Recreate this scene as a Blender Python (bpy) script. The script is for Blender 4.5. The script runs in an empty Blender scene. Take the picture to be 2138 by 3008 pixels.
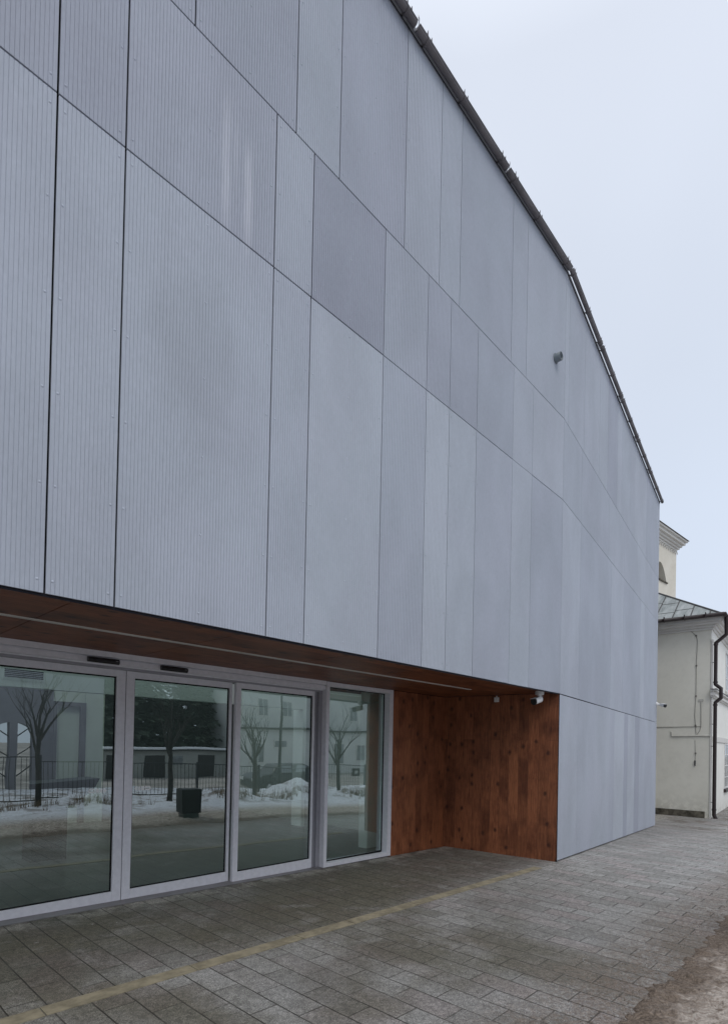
import bpy, bmesh, math, random
from mathutils import Vector, Matrix, noise
random.seed(7)
R = math.radians
scn = bpy.context.scene
COL = scn.collection

# ------------------------------------------------------------------ helpers
def link(o, parent=None):
    COL.objects.link(o)
    if parent is not None:
        o.parent = parent
    return o

def tag(o, label=None, cat=None, group=None, kind=None):
    if label: o['label'] = label
    if cat: o['category'] = cat
    if group: o['group'] = group
    if kind: o['kind'] = kind
    return o

def empty(name, label, cat, loc=(0, 0, 0), rz=0, group=None):
    o = bpy.data.objects.new(name, None)
    o.empty_display_size = .3
    o.location = loc
    o.rotation_euler = (0, 0, rz)
    link(o)
    return tag(o, label, cat, group)

class MB:
    """collects faces, builds one mesh object"""
    def __init__(s):
        s.v = []; s.f = []; s.sm = []
    def add(s, vs, fs, smooth=False, M=None):
        b = len(s.v)
        for p in vs:
            p = Vector(p)
            if M is not None: p = M @ p
            s.v.append(p)
        for f in fs:
            s.f.append([b + i for i in f]); s.sm.append(smooth)
        return s
    def box(s, x0, x1, y0, y1, z0, z1, M=None):
        vs = [(x0,y0,z0),(x1,y0,z0),(x1,y1,z0),(x0,y1,z0),(x0,y0,z1),(x1,y0,z1),(x1,y1,z1),(x0,y1,z1)]
        fs = [(0,3,2,1),(4,5,6,7),(0,1,5,4),(1,2,6,5),(2,3,7,6),(3,0,4,7)]
        return s.add(vs, fs, M=M)
    def prism(s, pts, d, M=None):
        """pts: list of 3D points of a planar polygon, d: extrusion vector"""
        n = len(pts); d = Vector(d)
        vs = [Vector(p) for p in pts] + [Vector(p) + d for p in pts]
        fs = [tuple(range(n))[::-1], tuple(range(n, 2*n))]
        for i in range(n):
            j = (i + 1) % n
            fs.append((i, j, n + j, n + i))
        return s.add(vs, fs, M=M)
    def tube(s, pts, rad, n=10, caps=True, M=None, smooth=True):
        pts = [Vector(p) for p in pts]
        if not isinstance(rad, (list, tuple)): rad = [rad] * len(pts)
        vs = []; fs = []
        up = None
        for i, p in enumerate(pts):
            if i == 0: t = pts[1] - p
            elif i == len(pts) - 1: t = p - pts[i-1]
            else: t = (pts[i+1] - p).normalized() + (p - pts[i-1]).normalized()
            t.normalize()
            if up is None:
                up = Vector((0, 0, 1)) if abs(t.z) < .9 else Vector((1, 0, 0))
            a = t.cross(up)
            if a.length < 1e-4: a = t.cross(Vector((0, 1, 0)))
            a.normalize(); b = a.cross(t).normalized(); up = b
            for k in range(n):
                q = 2 * math.pi * k / n
                vs.append(p + (a * math.cos(q) + b * math.sin(q)) * rad[i])
        for i in range(len(pts) - 1):
            for k in range(n):
                k2 = (k + 1) % n
                fs.append((i*n + k, i*n + k2, (i+1)*n + k2, (i+1)*n + k))
        s.add(vs, fs, smooth, M)
        if caps:
            s.add(vs[:n], [tuple(range(n))], False, M)
            s.add(vs[-n:], [tuple(range(n))[::-1]], False, M)
        return s
    def build(s, name, mat, parent=None, normals=True, bevel=0):
        me = bpy.data.meshes.new(name)
        me.from_pydata([tuple(p) for p in s.v], [], s.f)
        for p, q in zip(me.polygons, s.sm): p.use_smooth = q
        if normals:
            bm = bmesh.new(); bm.from_mesh(me)
            bmesh.ops.recalc_face_normals(bm, faces=bm.faces)
            bm.to_mesh(me); bm.free()
        me.materials.append(mat)
        o = bpy.data.objects.new(name, me)
        if bevel:
            m = o.modifiers.new('bevel', 'BEVEL'); m.width = bevel; m.segments = 2; m.limit_method = 'ANGLE'
        return link(o, parent)

# ------------------------------------------------------------------ materials
class NT:
    def __init__(s, name):
        s.m = bpy.data.materials.new(name); s.m.use_nodes = True
        s.t = s.m.node_tree; s.n = s.t.nodes; s.l = s.t.links
        s.p = s.n['Principled BSDF']; s.out = s.n['Material Output']
    def new(s, t, ins=None, **kw):
        n = s.n.new(t)
        for k, v in kw.items(): setattr(n, k, v)
        if ins:
            for k, v in ins.items():
                if isinstance(v, bpy.types.NodeSocket): s.l.new(v, n.inputs[k])
                else: n.inputs[k].default_value = v
        return n
    def val(s, v, sock):
        if isinstance(v, bpy.types.NodeSocket): s.l.new(v, sock)
        else: sock.default_value = v
    def math(s, op, a, b=0.0, clamp=False):
        n = s.new('ShaderNodeMath', operation=op, use_clamp=clamp)
        s.val(a, n.inputs[0]); s.val(b, n.inputs[1]); return n.outputs[0]
    def mix(s, f, a, b, blend='MIX'):
        n = s.new('ShaderNodeMix', data_type='RGBA', blend_type=blend)
        s.val(f, n.inputs[0])
        for v, i in ((a, 6), (b, 7)):
            if isinstance(v, tuple) and len(v) == 3: v = v + (1,)
            s.val(v, n.inputs[i])
        return n.outputs[2]
    def pos(s): return s.new('ShaderNodeNewGeometry').outputs['Position']
    def obj(s): return s.new('ShaderNodeTexCoord').outputs['Object']
    def map(s, v, scale=(1,1,1), loc=(0,0,0), rot=(0,0,0)):
        return s.new('ShaderNodeMapping', {'Vector': v, 'Scale': scale, 'Location': loc, 'Rotation': rot}).outputs[0]
    def noise(s, v, scale, detail=3, rough=.55, dist=0):
        return s.new('ShaderNodeTexNoise', {'Vector': v, 'Scale': scale, 'Detail': detail, 'Roughness': rough, 'Distortion': dist}).outputs['Fac']
    def ramp(s, f, stops):
        n = s.new('ShaderNodeValToRGB', {'Fac': f}); e = n.color_ramp.elements
        while len(e) < len(stops): e.new(.5)
        for q, (p, c) in zip(e, stops):
            q.position = p; q.color = (c if isinstance(c, tuple) else (c, c, c)) + ((1,) if not isinstance(c, tuple) or len(c) == 3 else ())
        return n.outputs[0]
    def rng(s, v, a, b, c=0.0, d=1.0):
        n = s.new('ShaderNodeMapRange', {'Value': v, 'From Min': a, 'From Max': b, 'To Min': c, 'To Max': d}); n.interpolation_type = 'SMOOTHSTEP'
        return n.outputs[0]
    def bump(s, h, strength=.3, dist=.01):
        n = s.new('ShaderNodeBump', {'Height': h, 'Strength': strength, 'Distance': dist})
        s.l.new(n.outputs[0], s.p.inputs['Normal'])
    def base(s, c):
        s.val((c + (1,)) if isinstance(c, tuple) and len(c) == 3 else c, s.p.inputs['Base Color'])
    def set(s, rough=None, metal=None, spec=None):
        if rough is not None: s.val(rough, s.p.inputs['Roughness'])
        if metal is not None: s.p.inputs['Metallic'].default_value = metal
        if spec is not None: s.p.inputs['Specular IOR Level'].default_value = spec
        return s

def plain(name, col, rough=.6, metal=0, spec=.5, var=.12, vscale=6.0, bump=0):
    t = NT(name)
    f = t.noise(t.obj(), vscale, 4, .6)
    c0 = tuple(c * (1 - var) for c in col); c1 = tuple(min(1, c * (1 + var)) for c in col)
    t.base(t.mix(t.rng(f, .3, .7), c0, c1)); t.set(rough, metal, spec)
    if bump: t.bump(t.noise(t.obj(), vscale * 12, 3), .25, bump)
    return t.m

def mat_cladding():
    t = NT('fibre_cement')
    P = t.pos()
    info = t.new('ShaderNodeObjectInfo')
    big = t.noise(t.map(P, (1.0, 1.0, .6)), 1.0, 5, .6, .3)
    streak = t.noise(t.map(P, (1, 1, .06)), 7.0, 3, .6)
    fine = t.noise(t.map(P, (1, 1, .4)), 42.0, 4, .75)
    k = t.math('ADD', t.math('MULTIPLY', t.rng(big, .28, .72), .14), t.math('MULTIPLY', streak, .07))
    k = t.math('ADD', k, t.math('MULTIPLY', fine, .30))
    k = t.math('ADD', k, .765)
    c = t.mix(1.0, info.outputs['Color'], t.new('ShaderNodeCombineColor', {0: k, 1: k, 2: k}).outputs[0], 'MULTIPLY')
    # slightly warm / cool drift of the weathered coating
    c = t.mix(t.math('MULTIPLY', t.rng(t.noise(P, .9, 2), .4, .65), .35), c, t.mix(1.0, c, (1.0, .965, .985), 'MULTIPLY'))
    # lime run-off streaks below the upper joint
    sep = t.new('ShaderNodeSeparateXYZ', {0: P})
    x, z = sep.outputs[0], sep.outputs[2]
    wob = t.math('MULTIPLY', t.math('SUBTRACT', t.noise(t.map(P, (0, 0, 1)), 2.2, 2), .5), .05)
    m = None
    for xc, w, z0, z1, a in ((-5.885, .06, 5.35, 6.6, .38), (-5.69, .06, 5.3, 6.35, .55), (-5.80, .04, 5.7, 6.5, .2)):
        d = t.math('ABSOLUTE', t.math('ADD', t.math('SUBTRACT', x, xc), wob))
        g = t.rng(d, 0.0, w, 1, 0)
        g = t.math('MULTIPLY', g, t.rng(z, z0, z0 + .45))
        g = t.math('MULTIPLY', g, t.rng(z, z1, z1 - .35))
        g = t.math('MULTIPLY', g, t.math('MULTIPLY', t.rng(streak, .15, .55), a))
        m = g if m is None else t.math('MAXIMUM', m, g)
    c = t.mix(m, c, (.66, .67, .72))
    # damp patch on the wide panel
    dx = t.math('DIVIDE', t.math('ADD', x, 6.13), .42); dz = t.math('DIVIDE', t.math('SUBTRACT', z, 4.45), .85)
    dd = t.math('SQRT', t.math('ADD', t.math('MULTIPLY', dx, dx), t.math('MULTIPLY', dz, dz)))
    dd = t.math('ADD', dd, t.math('MULTIPLY', t.math('SUBTRACT', t.noise(P, 4.0, 4), .5), 1.3))
    c = t.mix(t.math('MULTIPLY', t.rng(dd, 1.05, .35), .17), c, (.19, .20, .215))
    t.base(c); t.set(.6, 0, .35)
    t.bump(t.noise(P, 240.0, 2), .12, .002)
    return t.m

def mat_wood(name, axis, dark=1.0):
    """board cladding; axis 'v' boards run up, 'h' boards run along x"""
    t = NT(name)
    O = t.obj()
    sep = t.new('ShaderNodeSeparateXYZ', {0: O}); x, y, z = sep.outputs[0], sep.outputs[1], sep.outputs[2]
    if axis == 'v': u, v = t.math('ADD', x, t.math('MULTIPLY', y, 7.31)), z
    else: u, v = y, x
    vec = t.new('ShaderNodeCombineXYZ', {0: v, 1: u, 2: 0}).outputs[0]
    br = t.new('ShaderNodeTexBrick', {'Vector': vec, 'Color1': (0,0,0,1), 'Color2': (1,1,1,1), 'Mortar': (.5,.5,.5,1), 'Scale': 1.0,
               'Mortar Size': .0012, 'Mortar Smooth': .3, 'Bias': 0, 'Brick Width': 2.9, 'Row Height': .155})
    br.offset = .37; br.offset_frequency = 3
    tone = t.new('ShaderNodeSeparateColor', {0: br.outputs['Color']}).outputs[0]
    off = t.math('MULTIPLY', tone, 37.0)
    gv = t.new('ShaderNodeCombineXYZ', {0: t.math('MULTIPLY', v, 1.0), 1: u, 2: off}).outputs[0]
    grain = t.noise(t.map(gv, (1.6, 26, 1)), 2.6, 5, .6, .9)
    fineg = t.noise(t.map(gv, (2.5, 90, 1)), 3.0, 3, .6, .3)
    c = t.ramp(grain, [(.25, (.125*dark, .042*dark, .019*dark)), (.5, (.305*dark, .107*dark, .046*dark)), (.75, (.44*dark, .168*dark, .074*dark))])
    c = t.mix(t.math('MULTIPLY', fineg, .45), c, t.mix(1.0, c, (.45, .42, .40), 'MULTIPLY'))
    tn = t.ramp(tone, [(0, (.80, .78, .77)), (.4, (.93, .92, .91)), (.75, (1.03, 1.02, 1.02)), (1, (1.16, 1.20, 1.20))])
    c = t.mix(1.0, c, tn, 'MULTIPLY')
    # blotches + knots
    blot = t.noise(gv, 2.1, 4, .65)
    c = t.mix(t.rng(blot, .40, .68), c, t.mix(1.0, c, (.55, .50, .5), 'MULTIPLY'))
    kv = t.map(gv, (1.0, 1.35, 1))
    vor = t.new('ShaderNodeTexVoronoi', {'Vector': kv, 'Scale': 3.6, 'Randomness': 1.0}, feature='F1', voronoi_dimensions='2D')
    dist = t.math('ADD', vor.outputs['Distance'], t.math('MULTIPLY', t.math('SUBTRACT', t.noise(gv, 22, 3), .5), .16))
    keep = t.math('GREATER_THAN', t.new('ShaderNodeSeparateColor', {0: vor.outputs['Color']}).outputs[1], .58)
    c = t.mix(t.math('MULTIPLY', t.rng(dist, .21, .03), t.math('MULTIPLY', keep, .85)), c, (.035*dark, .011*dark, .006*dark))
    c = t.mix(t.math('MULTIPLY', br.outputs['Fac'], .75), c, (.02, .008, .004))
    t.base(c); t.set(.5, 0, .4)
    t.bump(t.math('ADD', t.math('MULTIPLY', grain, .3), t.math('MULTIPLY', br.outputs['Fac'], -1.0)), .35, .004)
    return t.m

def mat_paving():
    t = NT('granite_concrete_slabs')
    P = t.pos()
    sep = t.new('ShaderNodeSeparateXYZ', {0: P}); x, y = sep.outputs[0], sep.outputs[1]
    wx = t.math('MULTIPLY', t.math('SUBTRACT', t.noise(P, 2.5, 2), .5), .012)
    vec = t.new('ShaderNodeCombineXYZ', {0: t.math('ADD', t.math('ADD', y, 41.43), wx), 1: t.math('ADD', t.math('ADD', x, 43.112), wx), 2: 0}).outputs[0]
    br = t.new('ShaderNodeTexBrick', {'Vector': vec, 'Color1': (0,0,0,1), 'Color2': (1,1,1,1), 'Mortar': (.5,.5,.5,1), 'Scale': 1.0,
               'Mortar Size': .0058, 'Mortar Smooth': .3, 'Bias': 0, 'Brick Width': .41, 'Row Height': .2})
    br.offset = .5
    tone = t.new('ShaderNodeSeparateColor', {0: br.outputs['Color']}).outputs[0]
    big = t.noise(P, .55, 4, .6, .4); mid = t.noise(P, 2.3, 4, .65, .5)
    speck = t.noise(P, 210, 2, .75); speck2 = t.noise(P, 95, 3, .8)
    col = t.mix(tone, (.205, .198, .184), (.290, .282, .266))
    col = t.mix(t.math('MULTIPLY', t.rng(t.math('FRACT', t.math('MULTIPLY', tone, 7.3)), .55, .95), .5), col, (.28, .235, .225))     # pinkish slabs
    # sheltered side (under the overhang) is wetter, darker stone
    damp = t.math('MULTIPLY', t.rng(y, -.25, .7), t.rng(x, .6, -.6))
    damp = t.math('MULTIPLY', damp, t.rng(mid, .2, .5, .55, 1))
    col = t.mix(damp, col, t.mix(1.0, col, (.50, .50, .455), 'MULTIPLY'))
    # greenish algae / grime towards the door front plaza
    al = t.math('MULTIPLY', t.rng(big, .36, .62), t.rng(x, -.6, -3.6))
    col = t.mix(t.math('MULTIPLY', al, .8), col, (.105, .095, .066))
    brn = t.math('MULTIPLY', t.rng(t.noise(P, .9, 4, .6, .6), .45, .7), t.math('MULTIPLY', t.rng(y, -1.9, -.2), t.rng(x, 1.5, -1.5)))
    col = t.mix(t.math('MULTIPLY', brn, .6), col, (.115, .095, .08))
    col = t.mix(t.math('MULTIPLY', t.rng(mid, .5, .78), .45), col, (.34, .33, .315))
    wr = t.math('MULTIPLY', t.rng(x, -2.6, .6), t.rng(y, .6, -.4))
    col = t.mix(t.math('MULTIPLY', wr, .75), col, t.mix(1.0, col, (1.34, 1.35, 1.35), 'MULTIPLY'))
    ld = t.math('MULTIPLY', t.rng(x, 8.6, 9.9), t.rng(t.noise(P, 1.6, 4, .7, .8), .48, .62))
    col = t.mix(t.math('MULTIPLY', ld, .7), col, (.11, .085, .06))
    # mud trodden in near the verge
    md = t.math('MULTIPLY', t.rng(t.math('ADD', y, t.math('MULTIPLY', mid, .8)), -1.15, -1.85), t.rng(t.noise(P, 28, 4, .75), .32, .62))
    col = t.mix(t.math('MULTIPLY', md, .8), col, (.16, .12, .09))
    # lime bloom along the sill
    lm = t.math('MULTIPLY', t.rng(y, 1.52, 1.82), t.rng(t.noise(P, 4.5, 4, .6), .34, .58))
    col = t.mix(t.math('MULTIPLY', lm, .7), col, (.36, .34, .30))
    # scattered pale stains
    st = t.rng(t.noise(P, 7.5, 2, .5, 1.2), .73, .80)
    col = t.mix(t.math('MULTIPLY', st, .45), col, (.45, .44, .42))
    mot = t.rng(t.noise(P, 26, 4, .7, .5), .3, .7, .74, 1.26)
    col = t.mix(1.0, col, t.new('ShaderNodeCombineColor', {0: mot, 1: mot, 2: mot}).outputs[0], 'MULTIPLY')
    # exposed aggregate
    sp = t.rng(speck, .36, .68, .50, 1.6)
    sp2 = t.rng(speck2, .3, .72, .66, 1.34)
    k = t.math('MULTIPLY', sp, sp2)
    col = t.mix(1.0, col, t.new('ShaderNodeCombineColor', {0: k, 1: k, 2: k}).outputs[0], 'MULTIPLY')
    fr = t.math('FRACT', t.math('ADD', t.math('DIVIDE', t.math('ADD', t.math('ADD', x, 43.112), wx), .2), .5))
    lj = t.rng(t.math('MULTIPLY', t.math('ABSOLUTE', t.math('SUBTRACT', fr, .5)), .2), .0062, .0022)
    butt = t.math('MULTIPLY', br.outputs['Fac'], t.rng(t.math('ADD', x, t.math('MULTIPLY', big, 2.0)), -2.6, -.6, .7, 1.0))
    joint = t.math('MAXIMUM', lj, butt)
    jd = t.rng(t.noise(P, 3.1, 3, .6), .3, .6, .55, 1.0)
    col = t.mix(t.math('MULTIPLY', joint, jd), col, (.035, .030, .024))
    t.base(col)
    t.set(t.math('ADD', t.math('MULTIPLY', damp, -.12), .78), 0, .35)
    h = t.math('ADD', t.math('MULTIPLY', joint, -1.0), t.math('MULTIPLY', speck2, .18))
    h = t.math('ADD', h, t.math('MULTIPLY', tone, .25))
    t.bump(h, .6, .006)
    return t.m

def mat_snow():
    t = NT('dirty_snow_and_mud')
    P = t.pos()
    y = t.new('ShaderNodeSeparateXYZ', {0: P}).outputs[1]
    n1 = t.noise(P, 1.6, 5, .65, .5); n2 = t.noise(P, 9, 5, .7, .6); n3 = t.noise(P, 45, 3, .7)
    near = t.rng(y, -5.2, -3.4)
    snow = t.mix(near, t.mix(t.rng(n2, .3, .6), (.62, .63, .67), (.84, .86, .92)), t.mix(t.rng(t.noise(P, 14, 6, .75, 1.0), .33, .66), (.20, .152, .115), (.62, .545, .475)))
    mud = t.mix(t.rng(n3, .3, .7), (.10, .074, .055), (.26, .20, .15))
    e = t.math('ADD', y, t.math('MULTIPLY', t.math('SUBTRACT', n1, .5), .9))
    e = t.math('ADD', e, t.math('MULTIPLY', t.math('SUBTRACT', n2, .5), .5))
    f = t.rng(e, -2.85, -2.5)
    far = t.math('MULTIPLY', t.rng(y, -4.0, -6.5), t.rng(n1, .5, .62))
    f = t.math('MAXIMUM', f, t.math('MULTIPLY', far, .8))
    f = t.math('MAXIMUM', f, t.math('MULTIPLY', t.rng(n2, .58, .66), .55))
    t.base(t.mix(f, snow, mud)); t.set(.75, 0, .3)
    t.bump(t.math('ADD', n2, t.math('MULTIPLY', n3, .5)), .9, .045)
    return t.m

def mat_glass():
    t = NT('green_tinted_glazing')
    t.n.remove(t.p)
    lw = t.new('ShaderNodeLayerWeight', {'Blend': .5})
    f5 = t.math('POWER', lw.outputs['Facing'], 5.0)
    fr = t.math('ADD', t.math('MULTIPLY', f5, .68), .32)
    tr = t.new('ShaderNodeBsdfTransparent', {'Color': (.68, .86, .79, 1)})
    gl = t.new('ShaderNodeBsdfGlossy', {'Color': (.90, 1.0, .985, 1), 'Roughness': .0})
    # float-glass waviness
    b = t.new('ShaderNodeBump', {'Height': t.noise(t.obj(), 1.3, 1), 'Strength': .10, 'Distance': .02})
    t.l.new(b.outputs[0], gl.inputs['Normal'])
    mx = t.new('ShaderNodeMixShader', {0: fr, 1: tr.outputs[0], 2: gl.outputs[0]})
    t.l.new(mx.outputs[0], t.out.inputs[0])
    return t.m

def mat_plaster(name, c, c2, dirt_z0=None, dirt_z1=None):
    t = NT(name)
    P = t.pos()
    n = t.noise(P, .7, 5, .6, .4); n2 = t.noise(P, 5, 4, .65)
    col = t.mix(t.rng(n, .3, .7), c, c2)
    col = t.mix(t.math('MULTIPLY', t.rng(n2, .45, .75), .25), col, tuple(v * .8 for v in c))
    if dirt_z0 is not None:
        z = t.new('ShaderNodeSeparateXYZ', {0: P}).outputs[2]
        d = t.math('MULTIPLY', t.rng(t.math('ADD', z, t.math('MULTIPLY', n2, .8)), dirt_z1, dirt_z0), t.rng(n2, .4, .6))
        col = t.mix(t.math('MULTIPLY', d, .5), col, (.26, .24, .18))
    t.base(col); t.set(.85, 0, .25)
    t.bump(t.noise(P, 70, 3), .2, .004)
    return t.m

def mat_patina():
    t = NT('patinated_sheet_metal')
    P = t.pos()
    n = t.noise(t.map(P, (1, 3.5, 1), rot=(0, 0, .4)), 1.6, 5, .65, .6)
    c = t.ramp(n, [(.3, (.16, .175, .17)), (.5, (.275, .295, .285)), (.7, (.38, .39, .385))])
    t.base(c); t.set(.55, .15, .4)
    return t.m

def mat_conifer():
    t = NT('conifer_needles')
    n = t.noise(t.obj(), 1.2, 4, .7)
    t.base(t.ramp(n, [(.3, (.03, .042, .032)), (.55, (.06, .08, .056)), (.75, (.11, .13, .095))])); t.set(.8, 0, .2)
    return t.m

M = {}
M['clad'] = mat_cladding()
M['backing'] = plain('black_membrane', (.012, .012, .016), .9, spec=.1)
M['wood'] = mat_wood('larch_boards_upright', 'v')
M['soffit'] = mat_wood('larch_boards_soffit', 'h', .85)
M['alu'] = plain('silver_powder_coated_aluminium', (.70, .70, .735), .42, .0, .5, .05, 20)
M['alu_dark'] = plain('grey_powder_coated_aluminium', (.30, .30, .325), .45, 0, .5, .05, 20)
M['gasket'] = plain('black_rubber', (.008, .008, .009), .6, spec=.2)
M['glass'] = mat_glass()
M['sensor'] = plain('black_plastic', (.012, .012, .013), .35)
M['white'] = plain('white_plastic', (.70, .70, .69), .4, var=.05)
M['lightstrip'] = plain('opal_diffuser', (.62, .60, .56), .5, var=.05)
M['zinc'] = plain('brown_grey_zinc', (.135, .122, .125), .5, .2, .5, .2, 3)
M['zinc_pale'] = plain('bright_zinc', (.66, .66, .67), .45, .3, .5, .15, 6)
M['flash'] = plain('dark_flashing', (.014, .013, .018), .6, 0, .2)
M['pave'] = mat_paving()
M['snow'] = mat_snow()
M['strip'] = plain('sandstone_setts', (.245, .212, .145), .8, 0, .3, .25, 9, .003)
M['int_white'] = plain('white_interior_paint', (.86, .87, .85), .7, var=.03, vscale=1)
M['int_lilac'] = plain('lilac_grey_interior_paint', (.080, .079, .089), .8, var=.06, vscale=1)
M['int_pale'] = plain('pale_grey_interior_paint', (.42, .44, .41), .8, var=.05, vscale=1)
M['int_dark'] = plain('dark_interior_wall', (.05, .055, .06), .8, var=.1, vscale=1)
M['int_floor'] = plain('dark_stone_floor', (.055, .072, .070), .3, var=.15, vscale=2)
M['grille'] = plain('grille_dark', (.03, .035, .04), .6)
M['ground'] = plain('frozen_ground', (.30, .28, .26), .9, 0, .2, .5, .25)
M['cream'] = mat_plaster('cream_render', (.69, .67, .585), (.76, .74, .655), -.55, .9)
M['cream2'] = mat_plaster('pale_cream_render', (.78, .77, .71), (.81, .80, .75), -.5, .5)
M['trim'] = mat_plaster('off_white_stucco', (.62, .605, .57), (.68, .665, .63))
M['tower'] = mat_plaster('tower_cream_render', (.66, .615, .52), (.73, .69, .60))
M['plinth'] = plain('mossy_stone', (.105, .095, .075), .95, 0, .2, .55, 5, .01)
M['brown'] = plain('dark_brown_painted_metal', (.030, .020, .019), .4, .1)
M['patina'] = mat_patina()
M['seam'] = plain('seam_metal', (.06, .055, .05), .5, .2)
M['pane'] = plain('dark_window_glass', (.20, .22, .23), .08, 0, .7, .3, 1.5)
M['joinery'] = plain('white_painted_joinery', (.66, .65, .62), .55, var=.06)
M['cable'] = plain('grey_cable', (.17, .16, .14), .7)
M['conduit'] = plain('pale_conduit', (.45, .44, .40), .6)
M['bark'] = plain('bare_tree_bark', (.045, .040, .034), .9, 0, .2, .35, 8)
M['conifer'] = mat_conifer()
M['fence'] = plain('dark_fence_paint', (.016, .018, .020), .5)
M['carpaint'] = plain('dark_car_paint', (.012, .014, .018), .25)
M['tyre'] = plain('tyre_rubber', (.02, .02, .02), .85)
M['cleansnow'] = plain('roof_snow', (.80, .82, .86), .7, 0, .3, .06, 1.5)
M['housewhite'] = mat_plaster('white_house_render', (.62, .63, .62), (.70, .71, .69))
M['garage'] = mat_plaster('grey_garage_render', (.30, .31, .29), (.36, .37, .35))
M['drygrass'] = plain('dry_grass', (.20, .135, .075), .9, 0, .2, .4, 4)
M['sticker'] = plain('white_vinyl', (.80, .82, .80), .5, var=.03)

# ------------------------------------------------------------------ terrain heights
BEND = R(7.444403)
def gz(x):
    if x <= 0: return -.016 * max(x, -20)
    return max(-.051 * x, -.55)
def gzz(x, y):
    z = gz(x)
    if y < -12: z -= min(1.0, (-12 - y) / 16.0) * (z + 1.27)
    return z

# ------------------------------------------------------------------ setting
def sheet(name, mat, patches, zf, kind='structure'):
    m = MB()
    for xs, ys in patches:
        b = len(m.v)
        for y in ys:
            for x in xs: m.v.append(Vector((x, y, zf(x, y))))
        n = len(xs)
        for j in range(len(ys) - 1):
            for i in range(n - 1):
                m.f.append((b + j*n + i, b + j*n + i + 1, b + (j+1)*n + i + 1, b + (j+1)*n + i)); m.sm.append(True)
    o = m.build(name, mat, normals=False)
    return tag(o, kind=kind)
def lin(a, b, n): return [a + (b - a) * i / n for i in range(n + 1)]

big = [-400, -200, -100, -60, -40] + lin(-30, 60, 60) + [80, 120, 200, 400]
bigy = [-400, -200, -100, -60] + lin(-45, 40, 50) + [60, 100, 200, 400]
sheet('ground', M['ground'], [(big, bigy)], lambda x, y: gzz(x, y) - .14)
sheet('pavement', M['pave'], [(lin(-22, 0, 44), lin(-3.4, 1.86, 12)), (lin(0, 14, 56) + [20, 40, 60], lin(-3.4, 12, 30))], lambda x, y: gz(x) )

def snow_z(x, y):
    p = Vector((x * .9, y * .9, 3.1))
    e = -2.40 + .10 * noise.noise(Vector((x * 1.1, 5.0, 0))) + .08 * noise.noise(Vector((x * 3.7, 9.0, 0))) + .06 * noise.noise(Vector((x * 11, y * 9, 4)))
    d = e - y
    z = gzz(x, y)
    if d < 0: return z - .03 + d * .05
    h = min(1.0, d / .5)
    z += .0 + h * (.035 + .05 * (noise.fractal(p * 2.2, 1.0, 2.0, 5) * .6 + .3))
    z += min(1, d / .12) * (.010 * (1 + noise.noise(Vector((x * 14, y * 14, 0)))) + .016 * noise.fractal(Vector((x * 9, y * 9, 2)), .8, 2.1, 4))
    # shovelled heaps
    for hx, hy, hr, hh in ((4.3, -7.2, 1.5, .55), (7.2, -7.0, 1.9, .42), (1.2, -6.6, 1.2, .3), (-2.6, -7.2, 1.3, .2), (9.6, -6.6, 1.4, .3)):
        q = ((x - hx) ** 2 + (y - hy) ** 2) / (hr * hr)
        if q < 4: z += hh * math.exp(-1.6 * q) * (1 + .5 * noise.noise(Vector((x * 2.3, y * 2.3, 1))))
    return z
vx = lin(-9.5, -5.1, 48) + lin(-5.07, 0, 170) + lin(.08, 2, 24) + lin(2.12, 14, 90) + lin(14.6, 40, 36)
vy = lin(-15, -6, 45) + lin(-5.85, -3.65, 26) + lin(-3.62, -1.9, 58)
sheet('snow', M['snow'], [([-20, -15, -12] + vx, vy)], snow_z)

# sandstone strip let into the paving on the drip line of the facade
ms = MB()
x = -21.0; edges = [-.62, -1.57, -2.53, -3.48, -4.42, -5.03, -6.0, -6.96] + [-6.96 - .96 * k for k in range(1, 10)]
for a, b2 in zip(edges[1:], edges[:-1]):
    x0, x1 = a + .004, b2 - .004
    y0, y1 = -.060 + random.uniform(-.003, .003), .062 + random.uniform(-.003, .003)
    m0 = [(x0, y0, gz(x0) - .03), (x1, y0, gz(x1) - .03), (x1, y1, gz(x1) - .03), (x0, y1, gz(x0) - .03)]
    ms.prism(m0, (0, 0, .035))
tag(ms.build('paving_strip', M['strip']), kind='structure')

# ------------------------------------------------------------------ the hall
hall = empty('event_hall', 'large modern hall clad in blue-grey ribbed panels with recessed glazed entrance', 'building')
c_b, s_b = math.cos(BEND), math.sin(BEND)
F1 = Matrix.Identity(4)
F2 = Matrix.Rotation(BEND, 4, 'Z')
S_END = 9.55
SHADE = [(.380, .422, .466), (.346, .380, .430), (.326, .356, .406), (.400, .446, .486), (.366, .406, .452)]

RIVETS = []
def rivet_shape(m, cx, cz):
    vs = []; fs = []
    N = 8; rr = .0085; hh = .0036
    for q in range(N):
        t = 2 * math.pi * q / N
        vs.append((cx + rr * math.cos(t), 0, cz + rr * math.sin(t)))
    for q in range(N):
        t = 2 * math.pi * q / N
        vs.append((cx + rr * .7 * math.cos(t), -hh * .75, cz + rr * .7 * math.sin(t)))
    vs.append((cx, -hh, cz))
    for q in range(N):
        q2 = (q + 1) % N
        fs += [(q, q2, N + q2, N + q), (N + q, N + q2, 2 * N)]
    m.add(vs, fs, True)

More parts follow.
